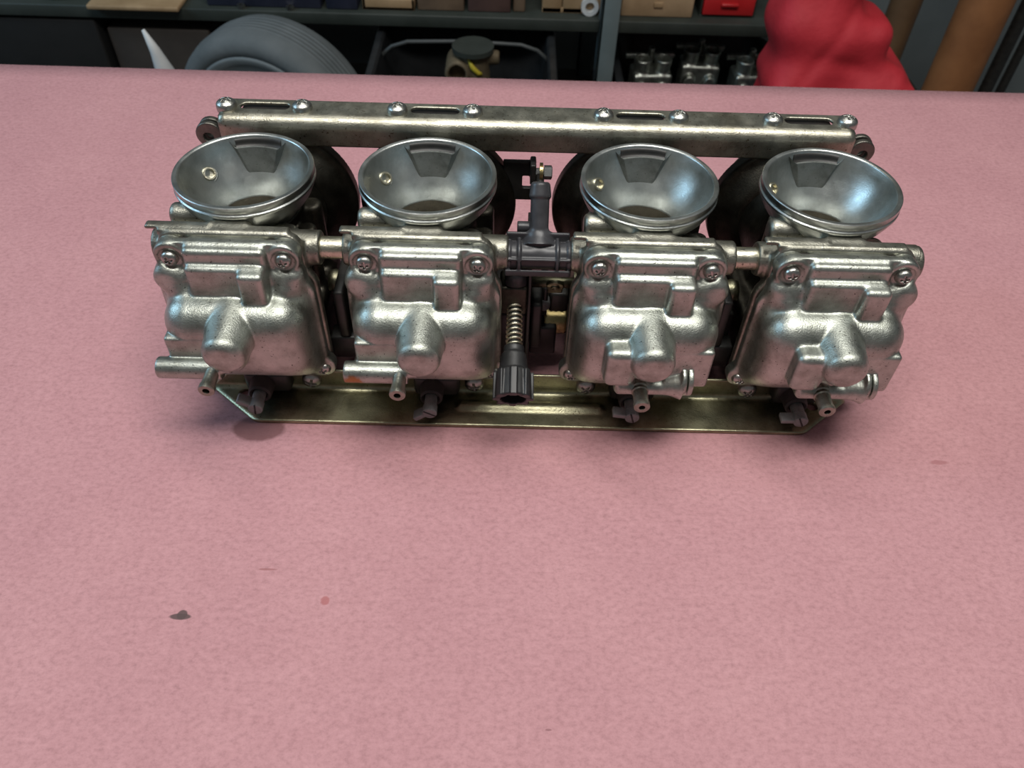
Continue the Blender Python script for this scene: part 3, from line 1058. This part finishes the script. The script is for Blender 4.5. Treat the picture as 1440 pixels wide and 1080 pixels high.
# wooden chest with a lid line and a knob
ch = empty('wooden_chest', (0.2045, 0.985, SH * MM))
tag(ch, 'low brown wooden chest with lid right of the steel post', 'chest')
mesh_obj('chest_body', box_mesh('chest_body', [(-54, 54, -66, 66, 0, 31)], 1.5), CARD, ch)
mesh_obj('lid', box_mesh('lid', [(-55, 55, -67, 67, 32, 60)], 1.5), CARD, ch)
mesh_obj('clasp', box_mesh('clasp', [(-6, 8, -68.5, -65, 14, 22)], 1), PINE, ch)

# red drawer cabinet
rc = empty('drawer_cabinet', (0.3130, 0.985, SH * MM))
tag(rc, 'small bright red plastic drawer cabinet on the rack', 'drawer cabinet')
mesh_obj('cabinet_frame', box_mesh('cabinet_frame', [(-42, 42, -58, 62, 0, 2), (-42, 42, -58, 62, 120, 124), (-42, -39.5, -58, 62, 2, 120), (39.5, 42, -58, 62, 2, 120), (-42, 42, 60, 62, 2, 120)], 0.6), SHELFM, rc)
for k in range(4):
    z = 3.5 + k * 29
    dr = mesh_obj('drawer', box_mesh('drawer', [(-38.5, 38.5, -62, 55, z, z + 27)], 1.5), REDP, rc)
    mesh_obj('handle', box_mesh('handle', [(-13, 13, -68, -61, z + 14, z + 19)], 1.5), REDP, dr)

# tan board and dark clutter on the left of the rack
bx_thing('wooden_board', 'pale worn wooden board lying at the rack edge', 'board', (-640, -505, 885, 1080, SH, SH + 7), PINE)
for nm, lb, ct, b, mt in (('tin_can', None, None, None, None),):
    pass
GREEN = plain('dark_green_enamel', (0.03, 0.055, 0.03), (0.06, 0.09, 0.05), 0.5, 30)
NAVY = plain('dark_navy_plastic', (0.014, 0.018, 0.035), (0.03, 0.034, 0.06), 0.45, 30)


def tin(name, label, x, y, z, r, h, mat, group=None):
    o = mesh_obj(name, sharp(lathe(name, [(0, 0), (r, 0), (r + 1, 1.5), (r, 3), (r, h - 3), (r + 1, h - 1.5), (r, h), (r - 2, h), (r - 2, h - 4), (0, h - 4)], 32)), mat, None, (x, y, z))
    return tag(o, label, 'tin', group)


tin('paint_tin', 'dark green paint tin beside the black cabinet', -700, 950, SH, 34, 90, GREEN)
tin('paint_tin', 'dark green paint tin on the pale worn board', -600, 960, SH + 7, 38, 80, GREEN)
tin('paint_tin', 'short green tin on the pale board beside navy case', -534, 940, SH + 7, 22, 60, GREEN)
bx_thing('tool_case', 'dark navy plastic tool case on the rack above the tyre', 'case', (-470, -300, 912, 1060, SH, SH + 70), NAVY)
bx_thing('tool_case', 'small dark navy case beside the wooden tray', 'case', (-292, -245, 912, 1040, SH, SH + 60), NAVY)
for x, lb in ((-418, 'small bright steel nut in front of the navy tool case'), (-345, 'tiny bright steel nut on the rack above the tyre')):
    o = mesh_obj('steel_nut', sharp(lathe('steel_nut', [(3, 0), (6, 0), (6, 6), (3, 6)], 6, 'Z', closed=True), 20), 'screw', None, (x, 906.5, SH), smooth=False)
    tag(o, lb, 'nut')

BLK = plain('black_steel_with_shade', (0.004, 0.004, 0.004), (0.007, 0.007, 0.007), 0.7, 30)  # black steel, deepened to include the darkness under the shelf
DIM = plain('shade_dark_card', (0.03, 0.024, 0.02), (0.055, 0.044, 0.036), 0.8, 12)  # brown card with the under-shelf shade painted into its colour
# black cabinet, brown box
bx_thing('metal_cabinet', 'black metal cabinet under the rack at the bench end', 'cabinet', (-1000, -645, 905, 1150, LB, LB + 222), BLK, bev=4)
bx_thing('cardboard_box', 'large brown box, darkened for shade, under the rack behind the spout bottle', 'box', (-636, -480, 915, 1150, LB, LB + 205), DIM)

# squeeze bottle with a pointed spout
sb = empty('spout_bottle', (-0.448, 0.662, LB * MM))
sb.scale = (0.85, 0.85, 1.13)
tag(sb, 'white squeeze bottle with a long pointed spout beside the tyre', 'bottle')
mesh_obj('bottle_body', lathe('bottle_body', [(0, 0), (28, 0), (32, 4), (32, 150), (30, 162), (26, 170), (20, 174), (0, 174)], 32), WHITEP, sb)
sp = mesh_obj('spout', tube_path('spout', [(0, 0, 165), (0, 0, 205), (-3, 0, 232), (-9, 0, 258), (-17, 0, 280)], [24, 19, 14, 7.5, 2.4], 20), WHITEP, sb)

# spare tyre on its hub, upright on the low bench
TYRE = plain('dusty_grey_tyre', (0.085, 0.10, 0.105), (0.135, 0.15, 0.155), 0.75, 16, bumps=0.001)
HUB = plain('dusty_blue_grey_hub', (0.13, 0.15, 0.155), (0.19, 0.21, 0.215), 0.6, 16)
RT = 140
wh = empty('spare_tyre_on_hub', (-0.352, 0.775, (LB + RT) * MM), math.radians(-16))
tag(wh, 'dusty grey small spare tyre on its hub, standing on the low bench', 'tyre')
tyre_prof = [(106, -34), (110, -43), (120, -46), (131, -42), (138, -32), (140, -18), (140, 18), (138, 32), (131, 42), (120, 46), (110, 43), (106, 34)]
ty = mesh_obj('tyre', lathe('tyre', tyre_prof, 72, 'Y', closed=True), TYRE, wh)
ribs = []
for k in range(-2, 3):
    mesh_obj('tread_rib', lathe('tread_rib', [(138, k * 8 - 2.6), (140.6, k * 8 - 2.2), (140.6, k * 8 + 2.2), (138, k * 8 + 2.6)], 72, 'Y', closed=True), TYRE, ty)
mesh_obj('hub', lathe('hub', [(0, 40), (50, 40), (62, 36), (84, 35), (98, 39), (107, 46), (111, 44), (108, -30), (0, -30)], 64, 'Y'), HUB, wh)


# black storage tubs with rounded corners and rolled rims
def tub_mesh(w, d, h, r, taper=0.9):
    def ring(k, z, rr):
        out = []
        for cx, cy, a0 in ((1, 1, 0), (-1, 1, 90), (-1, -1, 180), (1, -1, 270)):
            for q in range(7):
                a = math.radians(a0 + 15 * q)
                out.append((cx * (w * k - r * k) + rr * k * math.cos(a), cy * (d * k - r * k) + rr * k * math.sin(a), z))
        return out
    levels = [(taper, 0, r), (1.0, h - 14, r), (1.06, h - 14, r), (1.065, h - 2, r), (1.05, h, r), (0.99, h, r), (0.965, h - 4, r), (taper - 0.03, 5, r)]
    vs = []
    for k, z, rr in levels:
        vs += ring(k, z, rr)
    n = 28
    fs = [tuple(range(n))[::-1]]
    for l in range(len(levels) - 1):
        for k in range(n):
            k2 = (k + 1) % n
            fs.append((l * n + k, l * n + k2, (l + 1) * n + k2, (l + 1) * n + k))
    fs.append(tuple((len(levels) - 1) * n + k for k in range(n)))
    me = bpy.data.meshes.new('tub')
    me.from_pydata([tuple(c * MM for c in v) for v in vs], [], fs)
    me.update()
    return sharp(me, 35)


HOOPM = plain('dark_grey_wire', (0.045, 0.05, 0.05), (0.07, 0.075, 0.075), 0.5, 30)
TUBM = plain('black_tub_plastic', (0.012, 0.013, 0.014), (0.028, 0.03, 0.032), 0.4, 30)
tb = empty('storage_tub', (-0.083, 0.835, LB * MM))
tag(tb, 'open black plastic tub holding an old brown carburetor', 'tub')
mesh_obj('tub_shell', tub_mesh(128, 140, 215, 55), TUBM, tb)
mesh_obj('carry_handle', tube_path('carry_handle', [(-128, 28, 190), (-121, 27, 203), (-108, 26, 214), (-84, 25, 222), (0, 25, 225), (84, 25, 222), (108, 26, 214), (121, 27, 203), (128, 28, 190)], 3.0, 10), HOOPM, tb)
bx_thing('cardboard_box', 'flat dark box under the tray of spare carburetors', 'box', (152, 430, 800, 1080, LB, LB + 95), CARD3)
tb2 = empty('parts_tray', (0.292, 0.940, (LB + 95) * MM))
tag(tb2, 'black plastic parts tray holding spare silver carburetors', 'tray')
mesh_obj('tub_shell', tub_mesh(132, 125, 66, 40), TUBM, tb2)

RUST = plain('brown_corroded_casting', (0.10, 0.075, 0.045), (0.20, 0.16, 0.10), 0.7, 40, 0.4, 0.001)
YEL = plain('yellow_paint_mark', (0.50, 0.40, 0.03), (0.60, 0.48, 0.05), 0.6, 60)
oc = empty('old_carburetor', (-0.068, 0.812, (LB + 5) * MM))
oc.scale[2] = 1.12
tag(oc, 'old brown corroded carburetor with yellow paint mark in black tub', 'carburetor')


def old_fn(X, Y, Z):
    d = cyl(X, Y, Z, 2, (0, 0), 26, 0, 150, 4)
    d = su(d, cyl(X, Y, Z, 2, (2, 0), 24, 150, 205, 5, 20), 6)
    d = su(d, cyl(X, Y, Z, 1, (-22, 182), 18, -26, 26, 4), 4)
    d = su(d, cyl(X, Y, Z, 0, (0, 196), 9, 0, 38, 3), 4)
    d = np.maximum(d, -cyl(X, Y, Z, 1, (-22, 182), 12, -40, -8))
    return d


mesh_obj('casting', sdf_mesh('casting', old_fn, (-42, -28, 0), (40, 28, 207), 2.2), RUST, oc)
mesh_obj('cap', sharp(lathe('cap', [(0, 205), (30, 205), (30, 211), (0, 211)], 32)), SHELFM, oc)
pm = mesh_obj('paint_mark', tube_path('paint_mark', [(-6, -21, 202), (0, -23.5, 192), (8, -22.5, 184), (13, -20, 182)], [1.5, 3.5, 3.5, 2], 8), YEL, oc)
rod = mesh_obj('bolt_end', lathe('bolt_end', [(0, 0), (7, 0), (7, 6), (4, 8), (0, 8)], 20), 'screw', None, (-152, 800, LB + 5))
bpy.data.objects.remove(rod)


def spare_fn(X, Y, Z):
    d = box(X, Y, Z, (0, 0, 30), (46, 26, 28), 6)
    for x in (-24, 24):
        d = su(d, cyl(X, Y, Z, 2, (x, -4), 15, 40, 78, 2, 21), 4)
        d = np.maximum(d, -cyl(X, Y, Z, 2, (x, -4), 12, 52, 90, 0, 18))
        d = su(d, cyl(X, Y, Z, 1, (x, 30), 15, -38, 0, 4), 4)
    d = su(d, cyl(X, Y, Z, 0, (26, 70), 5, -58, 58, 1), 2)
    d = su(d, cyl(X, Y, Z, 2, (2, 24), 7, 50, 84, 2), 3)
    return d


SPARE = sdf_mesh('spare_carburetor', spare_fn, (-60, -40, 0), (60, 34, 88), 1.5)
for x, y, rz, lb in ((212, 930, 4, 'spare silver carburetor pair in the tray nearest the steel post'),
                     (296, 965, -3, 'spare silver carburetor pair in the middle of the parts tray'),
                     (376, 935, 4, 'spare silver carburetor pair in the tray beside the red bag')):
    o = mesh_obj('spare_carburetor', SPARE, 'alloy', None, (x, y, LB + 100))
    o.scale = (0.68, 0.85, 1.0)
    o.rotation_euler[2] = math.radians(rz)
    tag(o, lb, 'carburetor', 'spare carburetors in the parts tray')


# red cloth bag
def bag_fn(X, Y, Z):
    wob = 3 * np.sin(Z / 26 + X / 40) + 2.5 * np.sin(X / 17 - Z / 33 + Y / 21) + 2 * np.sin(Z / 13 - X / 23)
    d = box(X, Y, Z, (-2, 0, 130), (88, 58, 160), 26)
    d = su(d, box(X, Y, Z, (-18, 0, 290), (68, 48, 52), 24), 14)
    d = su(d, box(X, Y, Z, (-42, 0, 370), (50, 32, 66), 18), 34)
    for (z0, x0, k, w, a) in ((285, 20, -0.30, 8, 4), (225, -30, 0.38, 9, 5), (258, 40, 0.9, 7, 4), (205, 30, -0.5, 8, 4), (300, -40, 1.6, 8, 4)):
        cr_ = np.abs((Z - z0) - k * (X - x0)) / math.sqrt(1 + k * k)
        d = d + 0.6 * a * np.exp(-(cr_ / w) ** 2) * np.exp(-((X - x0) / 55) ** 2)
    d = su(d, box(X, Y, Z, (4, -4, 254), (94, 58, 14), 12), 10)
    return np.maximum(d + wob * 0.8, -Z)


REDC = plain('red_cloth', (0.46, 0.016, 0.028), (0.56, 0.028, 0.042), 0.65, 30, bumps=0.0008)
bag = mesh_obj('cloth_bag', sdf_mesh('cloth_bag', bag_fn, (-140, -95, 0), (140, 95, 440), 4.0), REDC, None, (414, 722, LB))
tag(bag, 'bulging bright red cloth bag in front of the steel rack', 'bag')

# upright poles by the wall
RUSTP = plain('orange_rusty_tube', (0.22, 0.085, 0.03), (0.36, 0.15, 0.055), 0.6, 12, bumps=0.0006)
BRN = plain('brown_varnished_pole', (0.10, 0.055, 0.028), (0.17, 0.10, 0.05), 0.5, 12)


def pole(name, label, cat, x, y, r, h, mat, ri=None):
    ri = ri if ri else r * 0.8
    o = mesh_obj(name, sharp(lathe(name, [(r, 0), (r, h), (ri, h), (ri, 0)], 40, 'Z', closed=True)), mat, None, (x, y, LB))
    return tag(o, label, cat)


pole('rusty_tube', 'thick orange rusty tube standing upright by the wall', 'tube', 690, 915, 37, 900, RUSTP)
pole('wooden_pole', 'brown varnished wooden pole between red bag and rusty tube', 'pole', 612, 1000, 24, 900, BRN, 5)
pole('black_tube', 'slim black tube standing beside the rusty tube', 'tube', 758, 925, 10, 900, 'black_metal')
pole('black_tube', 'thinner black tube standing at the bench end', 'tube', 786, 930, 7, 900, 'black_metal')
